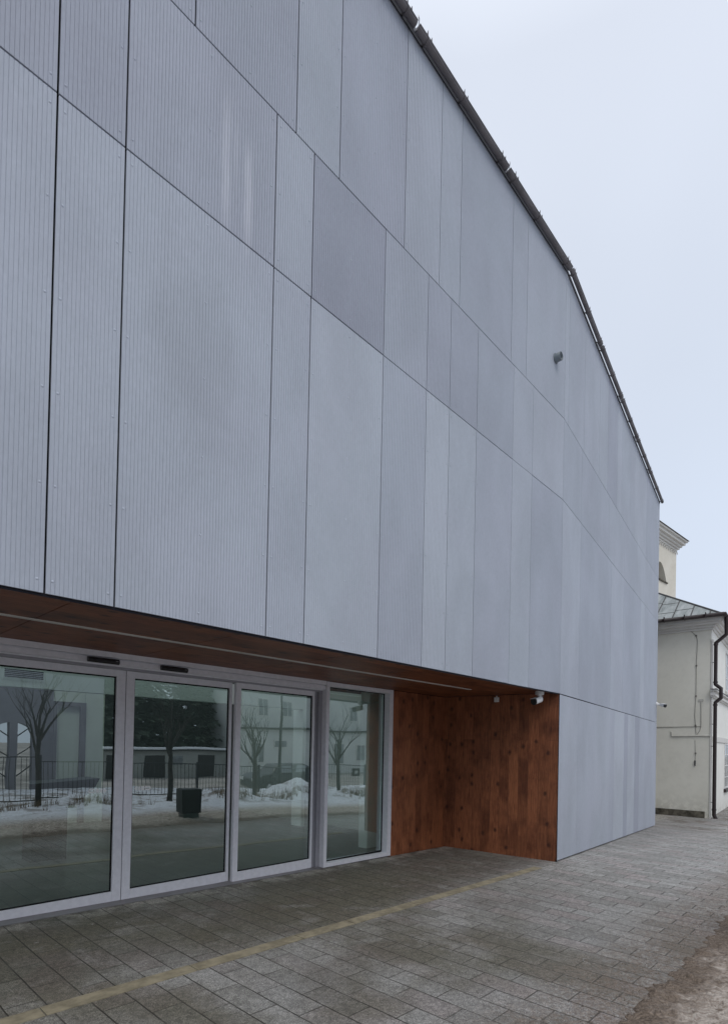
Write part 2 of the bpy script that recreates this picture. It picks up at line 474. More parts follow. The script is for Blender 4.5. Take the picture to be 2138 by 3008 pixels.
def panel(Mx, x0, x1, z0, z1, tone, pitch=.0242, depth=.0026, gap=.004, rivets=True, xr=None, zbase=None):
    """ribbed panel in the plane y=0 of Mx, front towards -y"""
    a, b2 = x0 + gap, x1 - gap
    z0 += gap; z1 -= gap
    m = MB()
    prof = []
    n = max(2, int(round((b2 - a) / pitch)))
    w = (b2 - a) / n
    prof.append((a, .014)); prof.append((a, 0))
    for i in range(1, n):
        c = a + w * i
        g = w * .09
        prof += [(c - g, 0), (c - g * .45, depth), (c + g * .45, depth), (c + g, 0)]
    prof += [(b2, 0), (b2, .014)]
    vs = []; fs = []
    for px, py in prof:
        zb = z0 if zbase is None else zbase(px)
        vs += [(px, py, zb), (px, py, z1)]
    for i in range(len(prof) - 1):
        fs.append((2*i, 2*i + 2, 2*i + 3, 2*i + 1))
    m.add(vs, fs, M=Mx)
    if zbase is None:
        m.add([(a, 0, z0), (b2, 0, z0), (b2, .014, z0), (a, .014, z0)], [(0, 1, 2, 3)], M=Mx)
    m.add([(a, 0, z1), (b2, 0, z1), (b2, .014, z1), (a, .014, z1)], [(3, 2, 1, 0)], M=Mx)
    o = m.build('cladding_panel', M['clad'], hall, normals=False)
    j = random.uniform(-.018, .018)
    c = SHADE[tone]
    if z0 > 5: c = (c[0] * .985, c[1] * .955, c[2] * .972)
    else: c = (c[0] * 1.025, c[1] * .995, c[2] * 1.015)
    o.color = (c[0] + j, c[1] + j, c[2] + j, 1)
    if rivets:
        cols = [a + .034, b2 - .034] + ([(a + b2) / 2] if b2 - a > .85 else [])
        lo = z0 if zbase is None else zbase(a)
        nz = max(2, int((z1 - lo) / .56))
        for cx in cols:
            for k in range(nz + 1):
                cz = lo + .075 + (z1 - lo - .15) * k / nz + random.uniform(-.006, .006)
                RIVETS.append(((Vector((cx, 0, cz)) - Vector((-8.047, -3.531, 1.7))).length, (cx, cz), o, c))
    return o

Z0, Z1, Z2, Z3 = 2.535, 5.475, 6.71, 8.985
rowA = [-17.5, -15.9, -14.7, -13.1, -11.9, -10.7, -9.6, -8.2, -7.01, -6.612, -5.44, -5.05, -4.122, -3.43, -3.003, -2.442, -1.565, -1.015, 0]
rowB = [-17.5, -15.9, -14.7, -13.1, -11.9, -10.7, -9.6, -8.2, -7.01, -6.612, -5.44, -5.045, -4.122, -3.43, -3.003, -2.437, -1.565, -1.01, 0]
rowC = [-17.5, -16.1, -14.4, -13.2, -12.0, -10.2, -9.4, -7.6, -6.157, -5.245, -4.752, -3.842, -3.243, -2.848, -1.65, -1.236, 0]
toneA = {-7.01: 0, -6.612: 0, -5.44: 0, -5.05: 3, -4.122: 0, -3.43: 3, -3.003: 3, -2.442: 4, -1.565: 3, -1.015: 4}
toneB = {-8.2: 1, -7.01: 1, -6.612: 1, -5.44: 4, -5.045: 2, -4.122: 4, -3.43: 1, -3.003: 1, -2.437: 4, -1.565: 0, -1.01: 0}
FAINT = {(-1.565)}
for row, za, zb, tones in ((rowA, Z0, Z1, toneA), (rowB, Z1, Z2, toneB), (rowC, Z2, Z3, {})):
    for a, b2 in zip(row[:-1], row[1:]):
        near = a > -8.3
        g = .0064 if a < -4.5 else .0052
        if a == -1.565: g = .003
        panel(F1, a, b2, za, zb, tones.get(a, random.choice((0, 4, 1)) if row is rowC else 0), gap=g,
              depth=.0027 if a != -5.05 else .002, rivets=near and a < -1.2)
# domed rivets: the nearest hundred one by one, the small far ones as one piece
RIVETS.sort(key=lambda q: q[0])
rm = None
far = MB()
for i, (d, (cx, cz), po, c) in enumerate(RIVETS):
    if i < 100:
        if rm is None:
            m = MB(); rivet_shape(m, 0, 0); ro = m.build('rivet', M['clad'], po, normals=False); rm = ro.data
        else:
            ro = link(bpy.data.objects.new('rivet', rm), po)
        ro.location = (cx, 0, cz)
        ro.color = (c[0] * 1.16, c[1] * 1.16, c[2] * 1.16, 1)
    else: rivet_shape(far, cx, cz)
ro = far.build('rivets', M['clad'], hall, normals=False); ro.color = SHADE[0] + (1,); ro['kind'] = 'stuff'

f2A = [0, 1.05, 3.38, 4.6, 6.74, 7.29, S_END]
f2B = [0, 1.048, 3.10, 4.6, 6.2, 7.9, S_END]
f2C = [0, .21, 1.15, 2.21, 2.89, 3.77, 4.23, 5.18, 5.73, 7.3, S_END]
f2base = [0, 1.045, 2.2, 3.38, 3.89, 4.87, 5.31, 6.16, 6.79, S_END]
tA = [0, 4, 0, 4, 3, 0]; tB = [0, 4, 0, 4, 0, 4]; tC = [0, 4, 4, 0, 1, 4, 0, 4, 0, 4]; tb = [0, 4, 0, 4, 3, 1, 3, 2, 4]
for row, za, zb, tt in ((f2A, Z0, Z1, tA), (f2B, Z1, Z2, tB), (f2C, Z2, Z3, tC)):
    for i, (a, b2) in enumerate(zip(row[:-1], row[1:])):
        vis = (a, b2)
        panel(F2, a, b2, za, zb, tt[i], gap=.0042 if (a < 5) else .0025, depth=.002, rivets=False)
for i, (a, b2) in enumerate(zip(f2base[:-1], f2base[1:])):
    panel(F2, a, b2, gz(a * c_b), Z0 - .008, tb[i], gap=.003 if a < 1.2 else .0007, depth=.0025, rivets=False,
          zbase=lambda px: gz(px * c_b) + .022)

# dark backing, end wall, flat roof: one closed shell behind the panels
FAR = F2 @ Vector((S_END, 0, 0))
inw = F2 @ Vector((0, 14, 0)) - F2 @ Vector((0, 0, 0))
w = MB()
w.box(-17.5, -.02, .045, .10, Z0 + .012, Z3 - .01)
w.box(.045, S_END - .004, .045, .10, -.7, Z3 - .01, M=F2)
w.box(S_END - .10, S_END - .004, .10, 14, -.7, Z3 - .01, M=F2)
w.build('wall', M['backing'], hall)
r_ = MB()
def rz(y): return Z3 + .052 + (y - .05) * .107
# roof sheet with an added opening over the foyer, lets sky brighten the interior
for q in ([(-17.5, .05), (-.01, .05), (-.31, 2.2), (-17.5, 2.2)], [(-17.5, 8.2), (-.31, 8.2), (-.31, 14), (-17.5, 14)]):
    r_.prism([(x, y, rz(y)) for x, y in q], (0, 0, .05))
a_, b_ = F2 @ Vector((S_END - .01, .05, 0)), F2 @ Vector((S_END - .01, 14, 0))
r_.prism([(-.009, .05, rz(.05)), (a_.x, a_.y, rz(.05)), (b_.x, b_.y, rz(14)), (-.309, 14, rz(14)), (-.309, 2.2, rz(2.2))], (0, 0, .05))
r_.build('roof', M['zinc'], hall)
# dark roof-edge flashing overhanging the panels
fl = MB()
fl.box(-17.5, .002, -.009, .012, Z3 - .03, Z3 + .022)
fl.box(-17.5, .002, .012, .06, Z3 + .0221, Z3 + .05)
fl.box(-.002, S_END + .01, -.009, .012, Z3 - .0295, Z3 + .0225, M=F2)
fl.box(.0, S_END + .01, .0125, .06, Z3 + .0226, Z3 + .049, M=F2)
fl.build('roof_flashing', M['flash'], hall)

# gutter lengths with brackets
def gutter(Mx, x0, x1, brackets, rad=.038, oy=-.061):
    m = MB()
    oz = Z3 - .008
    N = 10
    vs = []; fs = []
    for xx in (x0, x1):
        for k in range(N + 1):
            t = math.pi * (k / N)
            vs.append((xx, oy - rad * math.cos(t), oz - rad * math.sin(t)))
        for k in range(N + 1):
            t = math.pi * (1 - k / N)
            vs.append((xx, oy - (rad - .004) * math.cos(t), oz - (rad - .004) * math.sin(t)))
    n = 2 * (N + 1)
    for k in range(n):
        k2 = (k + 1) % n
        fs.append((k, k2, n + k2, n + k))
    m.add(vs, fs, True, Mx)
    m.add(vs[:n], [tuple(range(n))], False, Mx); m.add(vs[n:], [tuple(range(n))[::-1]], False, Mx)
    # rolled front bead and closed stop ends
    m.tube([(x0, oy - rad, oz), (x1, oy - rad, oz)], .006, 6, M=Mx)
    for xx in (x0, x1):
        cap = [(xx, oy - rad * math.cos(math.pi * k / N), oz - rad * math.sin(math.pi * k / N)) for k in range(N + 1)]
        m.prism(cap, (.003 if xx == x0 else -.003, 0, 0), M=Mx)
    g = m.build('gutter', M['zinc'], hall)
    for bx in brackets:
        b = MB()
        # strap round the gutter
        pr = rad + .004
        pts = [(bx, oy - pr * math.cos(math.pi * k / 8), oz - pr * math.sin(math.pi * k / 8)) for k in range(9)]
        for p, q in zip(pts[:-1], pts[1:]):
            b.box(-.014, .014, 0, (Vector(q) - Vector(p)).length, -.003, .003,
                  M=Mx @ Matrix.Translation(p) @ Matrix.Rotation(math.atan2(q[2] - p[2], q[1] - p[1]), 4, 'X'))
        # arm back to the roof edge, clip and upturned prongs on the front
        b.box(bx - .012, bx + .012, oy + rad, .0, oz - .004, oz + .004, M=Mx)
        for dx, hgt in ((-.03, .05), (.035, .032)):
            b.add([(bx + dx - .012, oy - rad - .006, oz), (bx + dx + .012, oy - rad - .006, oz), (bx + dx, oy - rad - .012, oz + hgt),
                   (bx + dx - .012, oy - rad + .008, oz), (bx + dx + .012, oy - rad + .008, oz)],
                  [(0, 1, 2), (4, 3, 2), (3, 0, 2), (1, 4, 2), (0, 3, 4, 1)], M=Mx)
        b.build('gutter_bracket', M['zinc'], g)
    # pale drip lip between gutter and roof edge
    return g
cuts1 = [-17.5, -15.0, -13.1, -11.2, -9.35, -7.5, -5.65, -3.80, -1.94, .01]
for a, b2 in zip(cuts1[:-1], cuts1[1:]):
    L = b2 - a
    gutter(F1, a + .018, b2 - .018, [a + .17, a + .85, b2 - .16] if a > -8 else [a + .3, b2 - .3])
cuts2 = [-.01, 1.93, 3.75, 5.54, 7.34, 9.58]
for a, b2 in zip(cuts2[:-1], cuts2[1:]):
    L = b2 - a
    gutter(F2, a + .018, b2 - .018, [a + .12, a + L * .52, b2 - .12], .034, -.067)
# small pale gutter outlets in the gaps
for Mx, xx in [(F1, v) for v in cuts1[5:-1]] + [(F2, v) for v in cuts2[1:-1]]:
    p = MB(); p.tube([(xx - .09, -.032, Z3 + .004), (xx + .045, -.040, Z3 - .022)], .014, 8, M=Mx)
    p.tube([(xx - .03, -.10, Z3 - .01), (xx - .01, -.10, Z3 + .05), (xx + .02, -.085, Z3 + .05), (xx + .03, -.07, Z3)], .006, 6, M=Mx)
    p.build('gutter_joint', M['zinc_pale'], hall)
# bright metal fascia strip seen in the slit behind the gutter
# vent pipe
v = MB()
vc = Vector((-.34, 0, 7.45)); n = 20
ring = lambda rr, yy: [(vc.x + rr * math.cos(2*math.pi*k/n), yy, vc.z + rr * math.sin(2*math.pi*k/n)) for k in range(n)]
R0, R1 = .060, .051
vs = ring(R0, -.001) + ring(R0, -.092) + ring(R1, -.092) + ring(R1, .0)
fs = []
for L in range(3):
    for k in range(n):
        k2 = (k + 1) % n; fs.append((L*n + k, L*n + k2, (L+1)*n + k2, (L+1)*n + k))
v.add(vs, fs, True)
v.add(ring(R0 + .012, -.002) + ring(R0 + .012, -.012) + ring(R0, -.012), [(k, (k+1) % n, n + (k+1) % n, n + k) for k in range(n)] + [(n + k, n + (k+1) % n, 2*n + (k+1) % n, 2*n + k) for k in range(n)], True)
v.build('vent_pipe', plain('grey_plastic_pipe', (.16, .19, .21), .5), hall)
v = MB(); v.add(ring(R1, -.02), [tuple(range(n))]); v.build('vent_opening', M['backing'], hall)

# --- recess: soffit, wooden walls
YB = 1.90
Wdir = Vector((-s_b, c_b, 0))
def wall_x(y): return -y * s_b / c_b          # x of the wooden side wall at depth y
ZS = 2.548
sx = [-17.5, -16.6, -15.4, -14.2, -13.0, -11.8, -10.55, -9.3, -8.05, -6.82, -5.59, -4.35, -3.11, -1.87]
for i, a in enumerate(sx):
    b2 = sx[i + 1] if i + 1 < len(sx) else None
    m = MB()
    if b2: m.box(a + .003, b2 - .003, .018, YB + .35, ZS, ZS + .02)
    else: m.prism([(a + .003, .018, ZS), (wall_x(.018) - .003, .018, ZS), (wall_x(YB) - .003, YB - .004, ZS), (a + .003, YB - .004, ZS)], (0, 0, .02))
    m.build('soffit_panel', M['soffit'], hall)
m = MB(); m.box(-17.5, -.02, .02, 3.0, ZS + .022, ZS + .05); m.build('soffit_backing', M['backing'], hall)
m = MB(); m.box(-17.5, -1.12, .835, .892, ZS - .006, ZS - .001); m.build('light_strip', M['lightstrip'], hall)
# dark strip standing in for the shadow gap under the panels
m = MB(); m.box(-17.5, -.003, .0145, .0165, Z0 - .012, Z0 + .04); m.build('shadow_gap_strip', M['flash'], hall)
# back wooden wall
m = MB()
m.box(-1.652, wall_x(YB) - .006, YB, YB + .03, .01 - .02, ZS - .006)
m.build('wooden_wall', M['wood'], hall)
# side wooden wall (square to the right-hand facade)
L = YB / c_b
sw = MB()
sw.box(.010, L + .03, 0, .03, -.04, ZS - .006)
o = sw.build('wooden_wall', M['wood'], hall)
o.matrix_local = Matrix(((Wdir.x, c_b, 0, 0), (Wdir.y, s_b, 0, 0), (0, 0, 1, 0), (0, 0, 0, 1)))
m = MB(); m.box(.0, .012, .0012, .03, -.05, Z0); 
o = m.build('corner_profile', M['flash'], hall); o.matrix_local = F2
# --- glazed entrance
HX0 = -17.4
h = MB()
h.box(HX0, -3.045, 1.870, 2.12, 2.492, 2.545)
h.box(HX0, -3.045, 1.905, 2.12, 2.478, 2.4915)
h.box(HX0, -3.045, 1.885, 2.12, 2.432, 2.4775)
h.box(HX0, -3.045, 1.930, 2.12, 2.420, 2.4315)
h.build('door_header', M['alu'], hall)
h = MB(); h.box(HX0, -3.045, 1.945, 2.12, 2.398, 2.4195); h.build('door_track', M['alu_dark'], hall)

def leaf(kind, x0, x1, yf, zb, zt, left, right, bot, top, th=.05, mirror=None, zb2=None, gl=.03):
    """a framed glass leaf; zb at x0, zb2 at x1"""
    g = bpy.data.objects.new(kind, None); g.empty_display_size = .1
    g.location = (x0, yf, zb); link(g, hall)
    z2 = (zb if zb2 is None else zb2) - zb
    W_, H_ = x1 - x0, zt - zb
    f = MB()
    f.box(0, left, 0, th, 0, H_); f.box(W_ - right, W_, 0, th, z2, H_)
    f.box(left, W_ - right, .0012, th - .001, H_ - top, H_ - .0015)
    f.prism([(left, .0012, 0), (W_ - right, .0012, z2), (W_ - right, .0012, bot + z2), (left, .0012, bot)], (0, th - .003, 0))
    f.build('frame', M['alu'], g, bevel=.0025)
    k = MB(); e = .012
    k.box(left, left + e, gl - .006, gl + .01, bot, H_ - top); k.box(W_ - right - e, W_ - right, gl - .006, gl + .01, bot, H_ - top)
    k.box(left + e, W_ - right - e, gl - .006, gl + .01, H_ - top - e, H_ - top); k.box(left + e, W_ - right - e, gl - .006, gl + .01, bot + min(z2, 0), bot + .012)
    k.build('gasket', M['gasket'], g)
    p = MB(); p.add([(left, gl, bot + min(z2, 0) + .001), (W_ - right, gl, bot + min(z2, 0) + .001), (W_ - right, gl, H_ - top - .001), (left, gl, H_ - top - .001)], [(0, 1, 2, 3)])
    p.build('pane', M['glass'], g, normals=False)
    if mirror is not None:
        s = MB()
        cx, cz, sg = mirror
        def q(pts): s.prism([(cx + sg * px, gl - .0012, cz + pz) for px, pz in pts], (0, .0008, 0))
        H2 = .021
        # outlined lozenge with a slot, square, bar, arrowhead
        q([(-.088, 0), (-.076, H2), (-.030, H2), (-.030, .006), (-.074, .006), (-.074, -.006), (-.030, -.006), (-.030, -H2), (-.076, -H2)])
        q([(-.030, -H2), (-.024, -H2), (-.024, H2), (-.030, H2)])
        q([(-.014, -H2), (.018, -H2), (.018, H2), (-.014, H2)])
        q([(.028, -H2), (.048, -H2), (.048, H2), (.028, H2)])
        q([(.058, -H2), (.070, -H2), (.090, -.002), (.090, .002), (.070, H2), (.058, H2)])
        s.build('sticker', M['sticker'], g)
    return g
leaf('sliding_door', -6.915, -5.661, 2.01, .088, 2.400, .09, .088, .105, .068, mirror=(-5.90 + 6.915, 1.20 - .088, 1))
leaf('sliding_door', -5.653, -4.412, 2.01, .079, 2.400, .085, .032, .108, .068, mirror=(-5.445 + 5.653, 1.205 - .079, -1))
leaf('side_light', -4.393, -3.172, 1.955, .060, 2.402, .068, .028, .118, .064)
leaf('side_light', -8.20, -6.90, 1.955, .11, 2.402, .03, .07, .118, .064)
leaf('fixed_window', -3.036, -1.656, 1.870, .049, 2.543, .056, .085, .050, .058, th=.16, zb2=.034, gl=.11)
m = MB()
m.box(-3.171, -3.10, 1.99, 2.12, .05, 2.397); m.box(-3.0995, -3.0375, 1.955, 2.12, .048, 2.397)
m.build('door_post', M['alu_dark'], hall)
m = MB(); m.box(HX0, -8.21, 1.96, 2.1, 0.1, 2.397); m.build('side_panel', M['alu'], hall)
m = MB()
for a, b2 in ((HX0, -10), (-10, -8), (-8, -6), (-6, -4.4), (-4.4, -3.04)):
    m.prism([(a, 1.855, gz(a) - .05), (b2, 1.855, gz(b2) - .05), (b2, 1.855, gz(b2) + .006), (a, 1.855, gz(a) + .006)], (0, .3, 0))
m.build('threshold', plain('worn_steel_threshold', (.22, .21, .215), .5, .4), hall)

# --- interior seen through the glass
FZ = .045
m = MB(); m.box(-17.4, -.2, 2.156, 9.2, -.15, FZ); m.build('interior_floor', M['int_floor'], hall)
m = MB(); m.box(-17.4, -.2, 2.125, 2.2, 2.546, 9.2); m.build('lintel_lining', M['int_white'], hall)  # carried up as an added white lining that keeps the foyer bright
m = MB(); m.box(-17.4, -.2, 4.9, 5.05, 2.385, 2.80); bh = m.build('bulkhead', M['int_white'], hall)
# air grille: dark slats on a white plate
gx0, gx1, gz0, gz1 = -6.02, -5.56, 2.505, 2.62
m = MB(); m.box(gx0 - .03, gx1 + .03, 4.888, 4.8995, gz0 - .03, gz1 + .03); av = m.build('air_grille', M['int_white'], bh)
m = MB()
for k in range(5):
    z = gz0 + (gz1 - gz0) * (k + .1) / 5
    m.box(gx0, gx1, 4.880, 4.8875, z, z + (gz1 - gz0) * .13)
m.build('slats', M['grille'], av)
m = MB(); m.box(-.86, -.59, 4.9, 5.2, FZ + .001, 2.384); m.build('column', M['int_white'], hall)
m = MB(); m.box(-1.58, -1.30, 2.43, 2.62, FZ + .001, 2.799); m.build('column', M['int_white'], hall)
for a, b2 in ((-.3, -.2), (-17.4, -17.3)):
    m = MB(); m.box(a, b2, 2.201, 9.2, FZ, 9.3); m.build('interior_wall', M['int_pale'], hall)
m = MB(); m.box(-17.3, -.3, 8.15, 8.3, 2.801, 9.8); m.build('interior_wall', M['int_white'], hall)
m = MB(); m.box(-17.3, -4.45, 8.0, 8.149, FZ, 2.8); m.build('back_wall', M['int_lilac'], hall)
m = MB(); m.box(-3.86, -3.50, 8.0, 8.15, FZ, 2.799); m.box(-4.449, -3.861, 8.06, 8.15, FZ, 2.8); m.build('back_wall', M['int_pale'], hall)
m = MB(); m.box(-3.495, -.31, 8.0, 8.1, FZ, 2.8); m.build('back_wall', M['int_dark'], hall)  # dark colour stands in for the unlit, deeper opening here
m = MB(); m.box(-4.448, -4.39, 7.97, 8.055, FZ, 2.42); m.box(-3.96, -3.862, 7.97, 8.055, FZ, 2.42); m.box(-4.389, -3.961, 7.97, 8.055, 2.34, 2.42); m.build('interior_door_frame', M['int_lilac'], hall)
# things inside the foyer
rc = empty('reception_counter', 'dark reception counter seen through the leftmost glass door', 'counter', (-5.3, 4.6, FZ))
m = MB()
m.prism([(-.45, 0, 1.05), (.42, 0, 1.10), (.36, 0, .98), (.1, 0, .74), (-.45, 0, .72)], (0, .5, 0)); m.build('top', M['int_dark'], rc)
m = MB(); m.box(-.42, .02, .06, .44, 0, .719); m.build('base', M['grille'], rc)

# ------------------------------------------------------------------ small fittings on the hall (each can be lifted off)
def door_sensor(xc, label):
    t = empty('door_sensor', label, 'sensor', (xc, 1.884, 2.452), group='motion sensors above the sliding doors')
    m = MB()
    prof = [(0, -.022), (-.030, -.026), (-.046, -.012), (-.046, .010), (-.030, .026), (0, .026)]
    m.prism([(-.145, y, z) for y, z in prof], (.29, 0, 0)); m.build('housing', M['sensor'], t, bevel=.004)
    m = MB(); m.prism([(-.10, -.0475, -.010), (-.02, -.0475, -.010), (.0, -.0475, -.003), (-.10, -.0475, .006)], (0, .002, 0))
    m.build('lens', plain('smoked_lens', (.03, .03, .035), .1), t)
    m = MB(); m.box(.105, .13, -.0468, -.0455, .001, .007); m.build('badge', M['alu_dark'], t)
door_sensor(-5.94, 'black door sensor on the header above the leftmost glass door')
door_sensor(-5.22, 'black door sensor on the header above the second glass door, right of the other sensor')

def bullet_camera(loc, rz, pitch, label, base_axis):
    t = empty('security_camera', label, 'camera', loc, rz)
    m = MB()
    if base_axis == 'up':            # hangs from the soffit
        m.tube([(0, 0, 0), (0, 0, -.05)], [.066, .062], 20); m.tube([(0, 0, -.05), (0, 0, -.062)], [.062, .035], 20)
        m.build('mount', M['white'], t)
        m = MB(); m.tube([(0, 0, -.055), (-.01, 0, -.09), (-.02, 0, -.125)], [.026, .022, .026], 12); m.build('arm', M['white'], t)
        o = Vector((-.03, 0, -.135))
    else:                            # on the wall, y pointing away
        m.tube([(0, 0, 0), (0, -.03, 0)], [.062, .058], 20); m.tube([(0, -.03, 0), (0, -.05, 0)], [.058, .03], 20)
        m.build('mount', M['white'], t)
        m = MB(); m.tube([(0, -.04, 0), (0, -.085, -.015), (0, -.13, -.03)], [.03, .026, .028], 12); m.build('arm', M['white'], t)
        o = Vector((0, -.14, -.035))
    Mx = Matrix.Translation(o) @ Matrix.Rotation(pitch, 4, 'Y') if base_axis == 'up' else Matrix.Translation(o) @ Matrix.Rotation(R(-90), 4, 'Z') @ Matrix.Rotation(R(180), 4, 'Z') @ Matrix.Rotation(pitch, 4, 'Y')
    if base_axis != 'up': Mx = Matrix.Translation(o + Vector((-.01, -.01, 0))) @ Matrix.Rotation(R(38), 4, 'Z') @ Matrix.Rotation(pitch, 4, 'Y')
    m = MB(); rr = .042
    pr = [(.0 + rr * math.cos(a), rr * math.sin(a)) for a in [R(x) for x in range(180, 361, 20)]] + [(rr, .030), (.030, rr + .002), (-.030, rr + .002), (-rr, .030)]
    m.prism([(.06, y, z) for y, z in pr], (-.20, 0, 0), M=Mx); m.build('body', M['white'], t, bevel=.004)
    m = MB(); m.prism([(-.140, y * 1.08, z * 1.08) for y, z in pr], (-.024, 0, 0), M=Mx); m.build('lens', M['sensor'], t, bevel=.003)
    m = MB(); m.prism([(.06, -.046, .046), (.06, .046, .046), (-.175, .046, .050), (-.175, -.046, .050)], (0, 0, .004), M=Mx); m.build('sunshield', M['white'], t)
    return t
bullet_camera((-.345, .155, ZS), R(0), R(-14), 'white bullet camera hanging from the wooden soffit at the outer corner', 'up')
e2 = F2 @ Vector((9.45, -.001, 3.06))
bullet_camera(tuple(e2), BEND + R(0), R(-12), 'white bullet camera on the far right end of the grey facade', 'wall')
ws = Wdir * .992
t = empty('motion_detector', 'small square white detector high on the dark wooden side wall', 'detector', (ws.x, ws.y, 2.475), BEND)
m = MB(); m.box(-.030, -.001, -.040, .040, -.040, .036); m.build('housing', M['white'], t, bevel=.008)
m = MB(); m.tube([(-.012, 0, .036), (-.012, 0, .062)], [.012, .010], 10); m.build('knob', M['white'], t)

# ------------------------------------------------------------------ old cream building beyond the hall
ob = empty('old_building', 'old two-storey cream rendered building with green metal hip roof beyond the hall', 'building', (13.6, .7, -.55), R(4))
m = MB(); m.box(0, 16, 0, 12, -.4, 6.75); m.build('wall', M['cream'], ob)
m = MB(); m.box(.02, 16, -.012, -.0005, -.3, 6.5); m.build('front_render', M['cream2'], ob)
m = MB(); m.box(-.07, -.0005, .12, 10, -.4, .22); m.build('plinth', M['plinth'], ob)
m = MB()
for z0, z1, pj in ((6.42, 6.50, .05), (6.50, 6.58, .12), (6.58, 6.66, .22), (6.66, 6.80, .30)):
    m.box(-pj, 16, -pj - .013, 12, z0 + .0005, z1)
m.build('cornice', M['trim'], ob)
# hip roof
p_ = .667; e = .36
def rf(x, y): return 6.84 + p_ * (min(x, y) + e)
rg = 4.5
m = MB()
m.add([(-e, -e, 6.84), (16, -e, 6.84), (16, rg, 6.84 + p_ * (rg + e)), (rg, rg, 6.84 + p_ * (rg + e)), (rg, 12, 6.84 + p_ * (rg + e)), (-e, 12, 6.84)],
      [(0, 1, 2, 3), (0, 3, 4, 5)])
m.add([(-e, -e, 6.805), (16, -e, 6.805), (16, 12, 6.805), (-e, 12, 6.805)], [(3, 2, 1, 0)])
roof = m.build('roof', M['patina'], ob, normals=False)
m = MB()
yy = .02
while yy < 10:
    u0, u1 = -e, min(yy, rg)
    m.tube([(u0, yy, rf(u0, 99) + .008), (u1, yy, rf(u1, 99) + .008)], .018, 5)
    m.tube([(yy, u0, rf(u0, 99) + .008), (yy, u1, rf(u1, 99) + .008)], .018, 5)
    yy += .56
m.tube([(-e, -e, 6.855), (rg, rg, 6.855 + p_ * (rg + e))], .03, 6)
for k, hh in enumerate((.55, 1.3, 2.3)):
    for j in range(16):
        a = .02 + .56 * j; q = hh + (.12 if j % 2 else 0) - e
        if a > q: m.tube([(q, a, rf(q, 99) + .004), (q, a + .56, rf(q, 99) + .004)], .009, 4)
m.build('seams', M['seam'], roof)
m = MB()
m.tube([(-.44, 11, 6.86), (-.44, -.44, 6.82), (16, -.44, 6.86)], .065, 12)
m.box(-.40, -.355, -.40, 11, 6.81, 6.90); m.box(-.40, 16, -.40, -.355, 6.81, 6.90)
for k in range(14): m.box(-.52, -.36, .1 + k * .62, .125 + k * .62, 6.76, 6.93)
m.build('gutter', M['brown'], ob)
m = MB()
dp = [(-.12, -.44, 6.78), (-.06, -.44, 6.2), (.0, -.14, 5.95), (.03, -.14, 4.55), (.03, -.30, 4.40), (.03, -.30, 4.08), (.03, -.14, 3.93), (.08, -.14, .12), (.08, -.2, -.02)]
m.tube(dp, .062, 12)
for q in ((.0, -.14, 5.9), (.03, -.14, 4.62), (.04, -.14, 3.85), (.07, -.14, .3)): m.tube([(q[0], q[1], q[2] - .03), (q[0], q[1], q[2] + .03)], .07, 12)
for z in (5.3, 3.2, 2.45, .55): m.tube([(.0, -.002, z), (.06, -.14, z)], .012, 6)
dpo = m.build('downpipe', M['brown'], ob)
m = MB(); m.tube([(-.08, -.44, 6.70), (-.09, -.44, 6.76)], .07, 12); m.build('collar', M['zinc_pale'], dpo)
m = MB()
for z0, z1, pj in ((4.12, 4.17, .08), (4.17, 4.25, .13), (4.25, 4.32, .10), (4.32, 4.375, .18)): m.box(-.06 - pj * .4, 16, -pj, -.013, z0 + .0005, z1)
sc_ = m.build('string_course', M['trim'], ob)
m = MB(); m.box(-.16, 16, -.20, -.02, 4.376, 4.392); m.build('flashing', M['brown'], sc_)
m = MB(); m.box(-.02, .16, -.045, -.0125, -.02, 4.11); m.box(-.02, .16, -.045, -.0125, 4.40, 6.0); m.box(-.05, .18, -.06, -.0125, 6.0, 6.08); m.box(.24, .30, -.03, -.0125, -.02, 4.1)
m.build('corner_pilaster', M['trim'], ob)
m = MB(); m.box(.5, 16, -.05, -.0125, 2.62, 2.80); m.build('lintel_band', M['trim'], ob)
for wx in (3.9, 6.6, 9.3):
    for z0, z1, rows in ((4.67, 6.25, 3), (.82, 2.62, 4)):
        m = MB(); fw = .07
        m.box(wx, wx + fw, -.03, -.0125, z0, z1); m.box(wx + 1.2 - fw, wx + 1.2, -.03, -.0125, z0, z1)
        m.box(wx + fw, wx + 1.2 - fw, -.03, -.0125, z0, z0 + fw); m.box(wx + fw, wx + 1.2 - fw, -.03, -.0125, z1 - fw, z1)
        m.box(wx + .57, wx + .63, -.028, -.0125, z0 + fw, z1 - fw)
        for k in range(1, rows): 
            zz = z0 + (z1 - z0) * k / rows
            m.box(wx + fw, wx + .57, -.026, -.0125, zz - .018, zz + .018); m.box(wx + .63, wx + 1.2 - fw, -.026, -.0125, zz - .018, zz + .018)
        wn = m.build('window', M['joinery'], ob)
        m = MB(); m.box(wx + .03, wx + 1.17, -.0165, -.0122, z0 + .03, z1 - .03); m.build('pane', M['pane'], wn)
        m = MB(); m.box(wx - .08, wx + 1.28, -.10, -.0125, z0 - .14, z0 - .02); m.build('sill', M['brown'] if z0 < 2 else M['trim'], wn)
